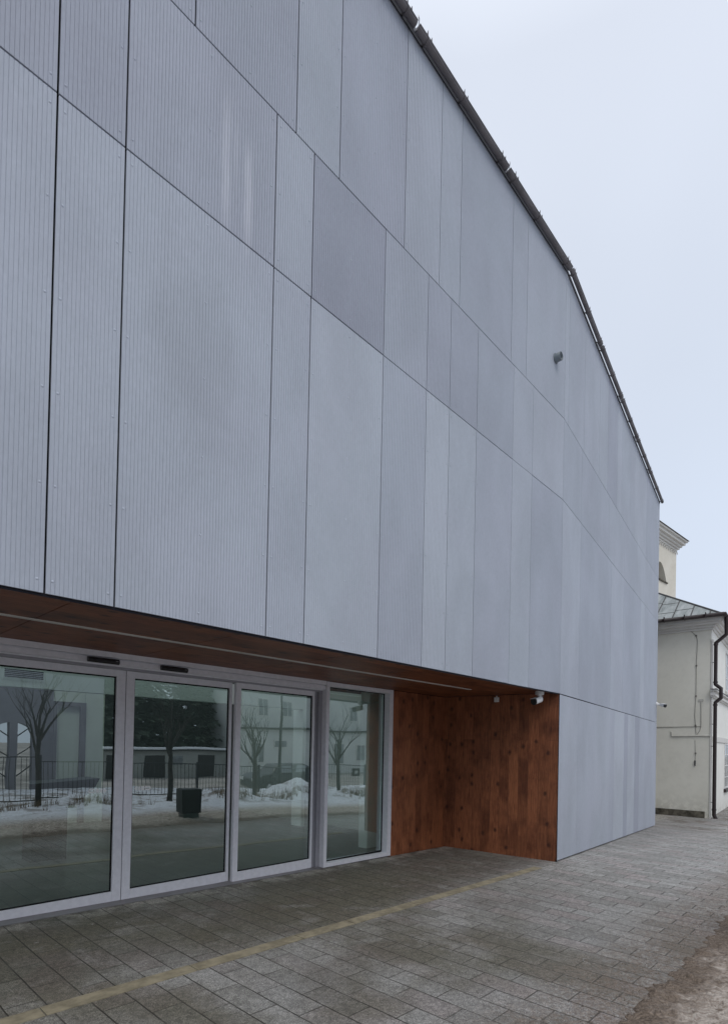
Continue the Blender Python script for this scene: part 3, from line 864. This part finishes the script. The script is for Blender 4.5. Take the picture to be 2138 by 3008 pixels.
# cables and conduits on the end wall (x = 0 face)
def wallrun(pts, rad, mat, name):
    m = MB(); m.tube([(-rad - .004, y, z + .55) for y, z in pts], rad, 6); return m.build(name, mat, ob)
cb = wallrun([(.70, 6.0), (.44, 5.71), (.40, 5.55), (.40, 5.4), (.42, 4.67), (.42, 3.62), (.45, 2.97), (.42, 2.61), (.40, 2.3)], .007, M['cable'], 'cable')
m = MB()
for y, z in ((.44, 5.71), (.42, 4.67), (.42, 3.62), (.42, 2.61), (.41, 1.65)): m.box(-.03, -.0005, y - .025, y + .025, z + .55 - .025, z + .55 + .025)
m.build('cable_clip', M['cable'], cb)
wallrun([(3.0, 2.52), (1.6, 2.55), (.26, 2.57), (.26, 2.7), (.27, 3.40)], .008, M['cable'], 'cable')
wallrun([(.26, 2.57), (.30, 2.42), (.38, 2.29)], .006, M['cable'], 'cable')
wallrun([(.43, 2.09), (.41, 1.65), (.42, 1.36)], .005, M['cable'], 'cable')
wallrun([(.42, 1.40), (.42, 1.22)], .022, M['grille'], 'cable_plug')
wallrun([(1.16, 2.40), (1.15, 2.23), (-.02, 2.25)], .016, M['conduit'], 'conduit')
m = MB(); m.box(-.02, -.0005, .2, .34, 3.98, 4.06); m.build('wall_plate', M['conduit'], ob)

# ------------------------------------------------------------------ church tower
KT = (35.0, 7.07, 0)
tw = empty('church_tower', 'cream church tower with arched opening and white cornice behind the old building', 'tower', KT, R(-5.8))
hw = 5.54
m = MB()
def arc(n=10):
    pts = []
    w_, zs, za = 1.07, 13.24, 14.43
    # pointed arch from right springing to apex to left
    for k in range(n + 1):
        t = k / n; pts.append((-2.77 + w_ * (1 - t) , zs + (za - zs) * math.sin(t * math.pi / 2) ** .8))
    for k in range(1, n + 1):
        t = k / n; pts.append((-2.77 - w_ * t, zs + (za - zs) * math.sin((1 - t) * math.pi / 2) ** .8))
    return pts
A_ = arc()
# front wall around the opening
m.box(-hw, 0, 0, .5, -1, 13.24)
m.box(-hw, -2.77 - 1.07, .0, .5, 13.24, 15.93); m.box(-2.77 + 1.07, 0, .0, .5, 13.24, 15.93)
for p, q in zip(A_[:-1], A_[1:]):
    m.prism([(p[0], 0, p[1]), (p[0], 0, 15.93), (q[0], 0, 15.93), (q[0], 0, q[1])], (0, .5, 0))
m.box(-hw, -hw + .5, .5, hw, -1, 15.93); m.box(-.5, 0, .5, hw, -1, 15.93); m.box(-hw + .5, -.5, hw - .5, hw, -1, 15.93)
m.build('wall', M['tower'], tw)
m = MB(); m.box(-4.1, -1.45, .42, .48, 13.1, 14.6); m.build('louvre', plain('grey_louvre', (.20, .195, .18), .8), tw)
m = MB(); m.box(-4.0, -1.6, -.08, .3, 13.16, 13.245); m.build('sill', M['plinth'], tw)
m = MB()
for z0, z1, pj in ((15.93, 16.07, .16), (16.07, 16.22, .28), (16.22, 16.40, .44), (16.40, 16.52, .56)):
    m.box(-hw - pj, pj, -pj, hw + pj, z0 + .001, z1)
m.build('cornice', M['trim'], tw)
m = MB(); q = .64
m.add([(-hw - q, -q, 16.52), (q, -q, 16.52), (q, hw + q, 16.52), (-hw - q, hw + q, 16.52), (-hw / 2, hw / 2, 18.6)], [(0, 1, 4), (1, 2, 4), (2, 3, 4), (3, 0, 4), (3, 2, 1, 0)])
m.build('roof', M['plinth'], tw)
m = MB()
k = -hw + .12
while k < -.1:
    # little round corbel arches
    pts = [(k + .17 + .15 * math.cos(math.pi * j / 6), 15.60 + .15 * math.sin(math.pi * j / 6)) for j in range(7)]
    m.tube([(px, -.03, pz) for px, pz in pts], .035, 5)
    m.box(k - .03, k + .03, -.07, -.001, 15.52, 15.62)
    k += .40
m.box(-hw, 0, -.06, -.001, 15.80, 15.925)
m.build('frieze', M['trim'], tw)

# ------------------------------------------------------------------ what stands behind the camera (mirrored in the glass)
def bare_tree(loc, h, seed, label, r0=.075, fork=.9):
    rnd = random.Random(seed)
    t = empty('bare_tree', label, 'tree', loc, group='bare young trees on the snowy verge')
    tr = MB(); cr = MB()
    def grow(mb, p, d, L, r, depth):
        pts = [p]; rad = [r]
        n = 4
        for i in range(n):
            d = (d + Vector((rnd.uniform(-1, 1), rnd.uniform(-1, 1), rnd.uniform(-.1, .9))) * .13).normalized()
            p = p + d * (L / n); pts.append(p); rad.append(r * (1 - .55 * (i + 1) / n))
        mb.tube(pts, rad, 6 if depth < 2 else 4, caps=False)
        if depth >= 5: return
        for i in range(2 if depth > 1 else 3):
            k = rnd.randint(2, n); a = rnd.uniform(0, 6.28)
            side = Vector((math.cos(a), math.sin(a), rnd.uniform(.5, 1.1))).normalized()
            nd = (d * .55 + side * .6).normalized()
            grow(cr, pts[k], nd, L * rnd.uniform(.6, .8), rad[k] * .72, depth + 1)
    p = Vector((0, 0, -.1)); pts = [p]; rad = [r0 * 1.25]
    for i in range(6):
        p = p + Vector((rnd.uniform(-.03, .03), rnd.uniform(-.03, .03), h * fork / 6)); pts.append(p); rad.append(r0 * (1 - .25 * (i + 1) / 6))
    tr.tube(pts, rad, 10)
    for i in range(5):
        a = i * 1.26 + rnd.uniform(-.3, .3)
        d = Vector((math.cos(a) * .55, math.sin(a) * .55, 1)).normalized()
        grow(cr, pts[-1 if i < 3 else -2], d, h * .45, r0 * .55, 1)
    grow(cr, pts[-1], Vector((0, 0, 1)), h * .6, r0 * .6, 0)
    tr.build('trunk', M['bark'], t); cr.build('crown', M['bark'], t, normals=False)
bare_tree((-3.86, -6.6, .0), 1.9, 3, 'slim bare tree mirrored in the leftmost glass door', .07)
bare_tree((-.75, -6.4, .0), 1.75, 11, 'bare tree behind the dark planter box, mirrored in the second glass door', .085)
bare_tree((2.2, -6.8, -.1), 1.55, 21, 'low forking bare tree mirrored in the third glass pane', .08)
bare_tree((6.0, -6.9, -.3), 1.7, 31, 'bare tree beside the gate, mirrored in the narrow right-hand window', .075)

pb = empty('planter_box', 'dark square planter box on the edge of the snow, mirrored in the second glass door', 'planter', (-2.05, -3.05, .03), R(12))
m = MB(); m.box(-.21, .21, -.21, .21, .16, .68); m.build('body', plain('dark_green_concrete', (.018, .022, .020), .8), pb, bevel=.01)
m = MB(); m.box(-.17, .17, -.17, .17, 0, .159); m.build('base', M['sensor'], pb)
m = MB(); m.box(-.18, .18, -.18, .18, .6805, .69); m.build('soil', M['int_dark'], pb)

def fence(x0, x1, y, label, h=1.1, sp=.115, post=1.9, zf=gz):
    t = empty('railing_fence', label, 'fence', ((x0 + x1) / 2, y, 0), group='dark bar fences along the verge')
    cx = (x0 + x1) / 2
    n = int((x1 - x0) / post) or 1
    m = MB()
    for i in range(n):
        a, b2 = x0 + (x1 - x0) * i / n, x0 + (x1 - x0) * (i + 1) / n
        for zz in (.14, h): m.tube([(a - cx, 0, zf(a) + zz), (b2 - cx, 0, zf(b2) + zz)], .016, 6)
        k = a + sp
        while k < b2 - .03:
            m.tube([(k - cx, 0, zf(k) + .14), (k - cx, 0, zf(k) + h)], .007, 5, caps=False); k += sp
    m.build('bar_panel', M['fence'], t)
    for i in range(n + 1):
        a = x0 + (x1 - x0) * i / n
        m = MB(); m.box(a - cx - .03, a - cx + .03, -.03, .03, zf(a) - .1, zf(a) + h + .06); m.build('post', M['fence'], t)
fence(-7.0, -3.55, -7.6, 'dark bar fence left of the taller post, mirrored in the leftmost glass door', 1.16)
fence(-3.4, 5.6, -8.2, 'long dark bar fence in front of the garages, mirrored in the glass doors', 1.02)
fence(6.9, 9.2, -8.6, 'short dark gate section beside the white house, mirrored in the narrow window', 1.25)
pg = empty('notice_plate', 'small dark notice plate on the gate, mirrored in the narrow window', 'sign', (8.6, -8.55, .55))
m = MB(); m.box(-.2, .2, 0, .02, -.15, .15); m.build('plate', M['sensor'], pg)
m = MB(); m.box(-.07, .07, .0205, .023, -.05, .06); m.build('emblem', M['int_pale'], pg)
lp = empty('lamp_post', 'tall dark lamp post on the verge, mirrored in the third glass pane', 'lamp post', (4.95, -9.0, -.3))
m = MB(); m.tube([(0, 0, 0), (0, 0, 3.2)], [.055, .045], 10); m.tube([(0, 0, 3.2), (0, 0, 4.6)], .035, 10); m.build('pole', M['fence'], lp)
m = MB(); m.tube([(0, 0, 4.6), (0, 0, 4.68)], [.12, .16], 14); m.build('head', M['fence'], lp)

# dry grass tufts on the verge
g = MB(); rnd = random.Random(5)
for _ in range(220):
    cx, cy = rnd.choice(((-2.8, -6.2), (1.0, -6.0), (3.0, -6.3), (-4.6, -6.4), (6.5, -6.0)))
    cx += rnd.gauss(0, .5); cy += rnd.gauss(0, .25); z = snow_z(cx, cy)
    for _b in range(9):
        a = rnd.uniform(0, 6.28); L = rnd.uniform(.12, .34); lean = rnd.uniform(.1, .5)
        d = Vector((math.cos(a) * lean, math.sin(a) * lean, 1)) * L; p = Vector((cx + rnd.uniform(-.06, .06), cy + rnd.uniform(-.06, .06), z - .01)); s = Vector((-math.sin(a), math.cos(a), 0)) * .005
        g.add([p - s, p + s, p + d], [(0, 1, 2)])
tag(g.build('dry_grass', M['drygrass'], normals=False), 'tufts of dry brown grass poking through the snowy verge', 'grass', kind='stuff')

gr = MB(); rnd = random.Random(17)
for _ in range(900):
    gx = rnd.uniform(-5.2, 1.5); gy = -2.36 + abs(rnd.gauss(0, .16)); q = rnd.uniform(.002, .007); z = gz(gx)
    a = rnd.uniform(0, 6.28); ca, sa = math.cos(a) * q, math.sin(a) * q
    gr.add([(gx + ca, gy + sa, z - .001), (gx - sa, gy + ca, z - .001), (gx - ca * .8, gy - sa * .8, z - .001), (gx + sa, gy - ca, z - .001), (gx + ca * .2, gy, z + q * .8)],
           [(0, 1, 4), (1, 2, 4), (2, 3, 4), (3, 0, 4)])
tag(gr.build('grit', plain('brown_grit', (.13, .10, .08), .9, 0, .2, .5, 30), normals=False), 'brown grit and soil scattered over the slabs along the muddy verge', 'grit', kind='stuff')

# parked dark car
def car(loc, rz, label):
    t = empty('parked_car', label, 'car', loc, rz)
    L = 2.15
    prof = [(-L, .30), (-L, .72), (-1.75, .92), (-1.2, .98), (-.75, 1.38), (.75, 1.42), (1.45, 1.05), (L - .05, .85), (L, .55), (L - .05, .28)]
    m = MB(); w2 = .86
    vs = []; fs = []
    for s in (-1, 1):
        for px, pz in prof:
            inset = .0 if pz < 1.0 else .16
            vs.append((px, s * (w2 - inset), pz))
    n = len(prof)
    fs += [tuple(range(n)), tuple(range(n, 2*n))[::-1]] + [(i, (i+1) % n, n + (i+1) % n, n + i) for i in range(n)]
    m.add(vs, fs); m.build('body', M['carpaint'], t, bevel=.06)
    m = MB()
    for s in (-1, 1):
        for a, b2 in ((-.95, -.05), (.0, 1.05)):
            m.prism([(a + .12, s * .852, 1.03), (b2 - .03, s * .852, 1.03), (min(b2, .8), s * .735, 1.34), (max(a + .3, -.65), s * .735, 1.34)], (0, s * .012, 0))
    m.build('side_window', M['pane'], t)
    for px in (-1.35, 1.35):
        for s in (-1, 1):
            m = MB(); m.tube([(px, s * .70, .32), (px, s * .885, .32)], .32, 20); wh = m.build('wheel', M['tyre'], t)
            m = MB(); m.tube([(px, s * .886, .32), (px, s * .893, .32)], .19, 16); m.build('rim', M['zinc_pale'], wh)
    for s in (-.6, .6):
        m = MB(); m.box(-L - .012, -L + .04, s - .15, s + .15, .60, .74); m.build('headlight', M['int_white'], t)
car((10.3, -15.4, gzz(10.3, -15.4) - .13), R(8), 'dark car parked behind the fence, mirrored in the third glass pane')

# garages with snow on the flat roof
ga = empty('garage_block', 'low grey garage block with snow on its flat roof, mirrored in the second glass door', 'garage', (14.0, -36, -1.4))
m = MB(); m.box(-6, 6, -4, 0, 0, 2.25); m.build('wall', M['garage'], ga)
m = MB(); m.box(-6.2, 6.2, -4.2, .25, 2.2505, 2.36); m.build('roof', M['fence'], ga)
m = MB(); m.box(-6.2, 6.2, -4.2, .25, 2.3605, 2.55); m.build('roof_snow', M['cleansnow'], ga, bevel=.04)
for k in (-4.6, -1.6, 3.2):
    m = MB(); m.box(k, k + 1.7, .0005, .04, .05, 1.85); m.build('door', M['sensor'], ga)
m = MB(); m.box(.6, 1.9, .0005, .04, 1.0, 1.75); m.build('window', M['pane'], ga)

# white two-storey house
wh = empty('white_house', 'white two-storey house with small windows, mirrored in the right-hand panes', 'house', (30, -36.5, -1.4))
m = MB(); m.box(-8, 10, -8, 0, 0, 9.2); m.build('wall', M['housewhite'], wh)
m = MB(); m.box(-9.2, 9, .0, 1.5, 0, 4.35); m.build('annex', M['housewhite'], wh)
m = MB(); m.box(-9.5, 9.3, .0, 1.8, 4.351, 4.55); m.build('annex_roof', M['fence'], wh)
m = MB(); m.add([(-8.5, -8.5, 9.2), (10.5, -8.5, 9.2), (10.5, .5, 9.2), (-8.5, .5, 9.2), (-6, -4, 11.5), (8, -4, 11.5)], [(3, 2, 5, 4), (1, 0, 4, 5), (0, 3, 4), (2, 1, 5), (0, 1, 2, 3)]); m.build('roof', M['fence'], wh)
for x0, z0, w_, h_, y in ((-6.4, 5.75, 1.3, 1.8, 0), (-3.4, 5.75, 1.3, 1.8, 0), (.5, 5.75, 1.3, 1.8, 0), (6.2, 5.75, 1.3, 1.8, 0), (-8.2, 1.1, 1.6, 2.0, 1.5), (-5.3, 2.6, 1.5, .8, 1.5), (2.3, .9, 1.7, 2.3, 1.5), (6, 1.2, 1.4, 1.9, 1.5)):
    m = MB(); m.box(x0, x0 + w_, y + .0005, y + .06, z0, z0 + h_); m.build('window', M['joinery'], wh); W0 = COL.objects[-1]
    m = MB(); m.box(x0 + .1, x0 + w_ / 2 - .04, y + .0605, y + .065, z0 + .1, z0 + h_ - .1); m.box(x0 + w_ / 2 + .04, x0 + w_ - .1, y + .0605, y + .065, z0 + .1, z0 + h_ - .1); m.build('pane', M['pane'], W0)

# conifers
def conifer(h, r, seed):
    rnd = random.Random(seed)
    t = empty('conifer_tree', '', 'tree', (0, 0, 0), group='dark conifers behind the garages')
    m = MB(); m.tube([(0, 0, 0), (0, 0, h * .95)], [.22, .04], 8); m.build('trunk', M['bark'], t)
    c = MB()
    for i in range(3000):
        u = rnd.random() ** .8; z = .6 + u * (h - .6)
        rr = r * (1 - u) ** .5 * (.35 + .65 * rnd.random()) * (1 + .25 * math.sin(z * 5.0 + seed)); a = rnd.uniform(0, 6.28)
        p = Vector((rr * math.cos(a), rr * math.sin(a), z)); o = Vector((math.cos(a), math.sin(a), rnd.uniform(-.7, .1))).normalized()
        s = Vector((-math.sin(a), math.cos(a), rnd.uniform(-.3, .3))) * rnd.uniform(.16, .32); L = o * rnd.uniform(.35, .7)
        c.add([p - s, p + s * .9, p + L + s * .25, p + L - s * .25], [(0, 1, 2, 3)])
    c.build('crown', M['conifer'], t, normals=False)
    return t
def dup(root, loc, rz, sc=1):
    r = root.copy(); COL.objects.link(r)
    for ch in root.children:
        k = ch.copy(); COL.objects.link(k); k.parent = r
    r.location = loc; r.rotation_euler = (0, 0, rz); r.scale = (sc, sc, sc)
    return r
cA = conifer(10.5, 3.3, 2); cB = conifer(9.3, 3.5, 9)
spots = [(11.2, -41, .95), (13.2, -41.5, 1.05), (15.4, -42, 1.1), (17.6, -43, .78), (19.4, -42, .92), (21.6, -43, 1.0), (24.0, -44, .95), (9.6, -44, .7)]
labs = ['dark conifer at the left edge of the mirrored tree belt', 'tall dark conifer second from left in the mirrored tree belt', 'large conifer behind the left end of the garages in the mirror image',
        'shorter conifer in the gap above the garages in the mirror image', 'dark conifer behind the garage doors in the mirror image', 'dense conifer behind the right end of the garages in the mirror image',
        'conifer beside the white house in the mirror image', 'small far conifer leftmost of the mirrored tree belt']
for i, ((x, y, s), lb) in enumerate(zip(spots, labs)):
    src = (cA, cB)[i % 2]
    o = src if i < 2 else dup(src, (0, 0, 0), 0)
    o.location = (x, y, -1.4); o.rotation_euler = (0, 0, i * 1.7); o.scale = (s, s, s)
    o['label'] = lb

# lilac house with a twin-arched porch across the verge
ph = empty('gatehouse', 'lilac-grey rendered gatehouse with twin arched openings, mirrored in the leftmost glass door', 'gatehouse', (-6, -16, -.45))
AX = [(3.30, 3.82), (4.06, 4.58)]            # openings along the front (local x)
def at(x): return 2.72 - .34 * ((x - 3.94) / .7) ** 2
m = MB()
m.box(-8, AX[0][0], -.3, 0, 0, 7.5); m.box(AX[1][1], 7.25, -.3, 0, 0, 7.5); m.box(AX[0][1], AX[1][0], -.3, 0, 0, 2.6)
m.box(AX[0][1], AX[1][0], -.3, 0, 2.6001, 7.5)
for a, b2 in AX:
    for i in range(8):
        p, q = a + (b2 - a) * i / 8, a + (b2 - a) * (i + 1) / 8
        m.prism([(p, 0, at(p)), (q, 0, at(q)), (q, 0, 7.5), (p, 0, 7.5)], (0, -.3, 0))
m.box(6.95, 7.25, -3, -.3001, 0, 7.5)
m.build('wall', mat_plaster('lilac_render', (.265, .258, .288), (.315, .308, .338)), ph)
m = MB(); m.prism([(-8.4, .5, 7.51), (7.6, .5, 7.51), (7.6, -3.4, 8.7), (-8.4, -3.4, 8.7)], (0, 0, .12)); m.build('roof', M['fence'], ph)
m = MB(); m.box(-8, 6.9, -3.0, -2.7, 3.2, 7.5); m.build('rear_wall', M['housewhite'], ph)
m = MB()
for a, b2, sg in ((AX[0][0], AX[0][1], -1), (AX[1][0], AX[1][1], 1)):
    for zc in (2.3, 1.55, .75):
        z0, z1 = (zc + .3, zc - .1) if sg < 0 else (zc - .1, zc + .3)
        m.tube([(a, -.15, z0), (b2, -.15, z1)], .022, 6)
m.build('bracing', M['fence'], ph)

# ------------------------------------------------------------------ world, sun, camera
SUN_EL, SUN_AZ = R(52), R(205)
w = bpy.data.worlds.new('World'); scn.world = w; w.use_nodes = True
nt = w.node_tree; bg = nt.nodes['Background']
sky = nt.nodes.new('ShaderNodeTexSky'); sky.sky_type = 'NISHITA'; sky.sun_disc = False
sky.sun_elevation = SUN_EL; sky.dust_density = 6; sky.air_density = 1.5; sky.ozone_density = 1.5
tc = nt.nodes.new('ShaderNodeTexCoord'); sp = nt.nodes.new('ShaderNodeSeparateXYZ'); nt.links.new(tc.outputs['Generated'], sp.inputs[0])
rp = nt.nodes.new('ShaderNodeValToRGB'); nt.links.new(sp.outputs[2], rp.inputs[0])
nz = nt.nodes.new('ShaderNodeTexNoise'); nz.inputs['Scale'].default_value = 1.6; nz.inputs['Detail'].default_value = 3
nt.links.new(tc.outputs['Generated'], nz.inputs['Vector'])
e = rp.color_ramp.elements
# overcast cloud layer, brighter towards the zenith
stops = [(0.0, (.665, .755, .90)), (.35, (.715, .80, .945)), (.78, (.79, .85, .97)), (1.0, (1.40, 1.47, 1.58))]
while len(e) < len(stops): e.new(.5)
for q, (p, c) in zip(e, stops): q.position = p; q.color = c + (1,)
sc10 = nt.nodes.new('ShaderNodeMix'); sc10.data_type = 'RGBA'; sc10.blend_type = 'MULTIPLY'; sc10.inputs[0].default_value = 1
nt.links.new(rp.outputs[0], sc10.inputs[6])
mr = nt.nodes.new('ShaderNodeMapRange'); mr.inputs['From Min'].default_value = .3; mr.inputs['From Max'].default_value = .7; mr.inputs['To Min'].default_value = 9.5; mr.inputs['To Max'].default_value = 10.5
nt.links.new(nz.outputs['Fac'], mr.inputs['Value'])
cc = nt.nodes.new('ShaderNodeCombineColor')
for i in range(3): nt.links.new(mr.outputs[0], cc.inputs[i])
nt.links.new(cc.outputs[0], sc10.inputs[7])
mx = nt.nodes.new('ShaderNodeMix'); mx.data_type = 'RGBA'; mx.inputs[0].default_value = .93
nt.links.new(sky.outputs[0], mx.inputs[6]); nt.links.new(sc10.outputs[2], mx.inputs[7])
nt.links.new(mx.outputs[2], bg.inputs[0]); bg.inputs[1].default_value = .1
sl = bpy.data.lights.new('sun', 'SUN'); sl.energy = .9; sl.angle = R(25); sl.color = (1, .97, .93)
so = bpy.data.objects.new('sun', sl); COL.objects.link(so)
sd = Vector((math.cos(R(-115)) * math.cos(SUN_EL), math.sin(R(-115)) * math.cos(SUN_EL), math.sin(SUN_EL)))   # direction to the sun
so.rotation_euler = sd.to_track_quat('Z', 'Y').to_euler()
sky.sun_rotation = math.atan2(sd.x, sd.y)

f, pitch, roll, cy, a1 = 1228.01, 0.0112768, 0.02051722, 1649.13, 0.75388527
W_, H_ = 1624.0, 2285.0
cp, spn = math.cos(pitch), math.sin(pitch); cr, sr = math.cos(roll), math.sin(roll)
B = Matrix(((1, 0, 0), (0, 0, -1), (0, 1, 0)))
Rp = Matrix(((1, 0, 0), (0, cp, spn), (0, -spn, cp)))
Rr = Matrix(((cr, -sr, 0), (sr, cr, 0), (0, 0, 1)))
RM = Rr @ B @ Rp                                  # level world -> camera (x right, y down, z forward)
MW = Matrix(((math.sin(a1), math.cos(a1), 0), (-math.cos(a1), math.sin(a1), 0), (0, 0, 1)))
RT = MW @ RM.transposed()
right, down, fwd = RT.col[0].copy(), RT.col[1].copy(), RT.col[2].copy()
cam = bpy.data.cameras.new('camera'); co = bpy.data.objects.new('camera', cam); COL.objects.link(co)
cam.sensor_fit = 'HORIZONTAL'; cam.sensor_width = 36; cam.lens = 36 * f / W_
cam.shift_x = 0; cam.shift_y = (cy - H_ / 2) / W_
cam.clip_start = .05; cam.clip_end = 2000
mw = Matrix.Identity(4)
for i in range(3): mw[i][0] = right[i]; mw[i][1] = -down[i]; mw[i][2] = -fwd[i]
mw.translation = Vector((-8.047, -3.531, 1.7))
co.matrix_world = mw
scn.camera = co
scn.view_settings.view_transform = 'Standard'; scn.view_settings.look = 'None'
scn.view_settings.exposure = 0; scn.view_settings.gamma = 1
scn.cycles.max_bounces = 8; scn.cycles.transparent_max_bounces = 12
scn.cycles.use_denoising = True
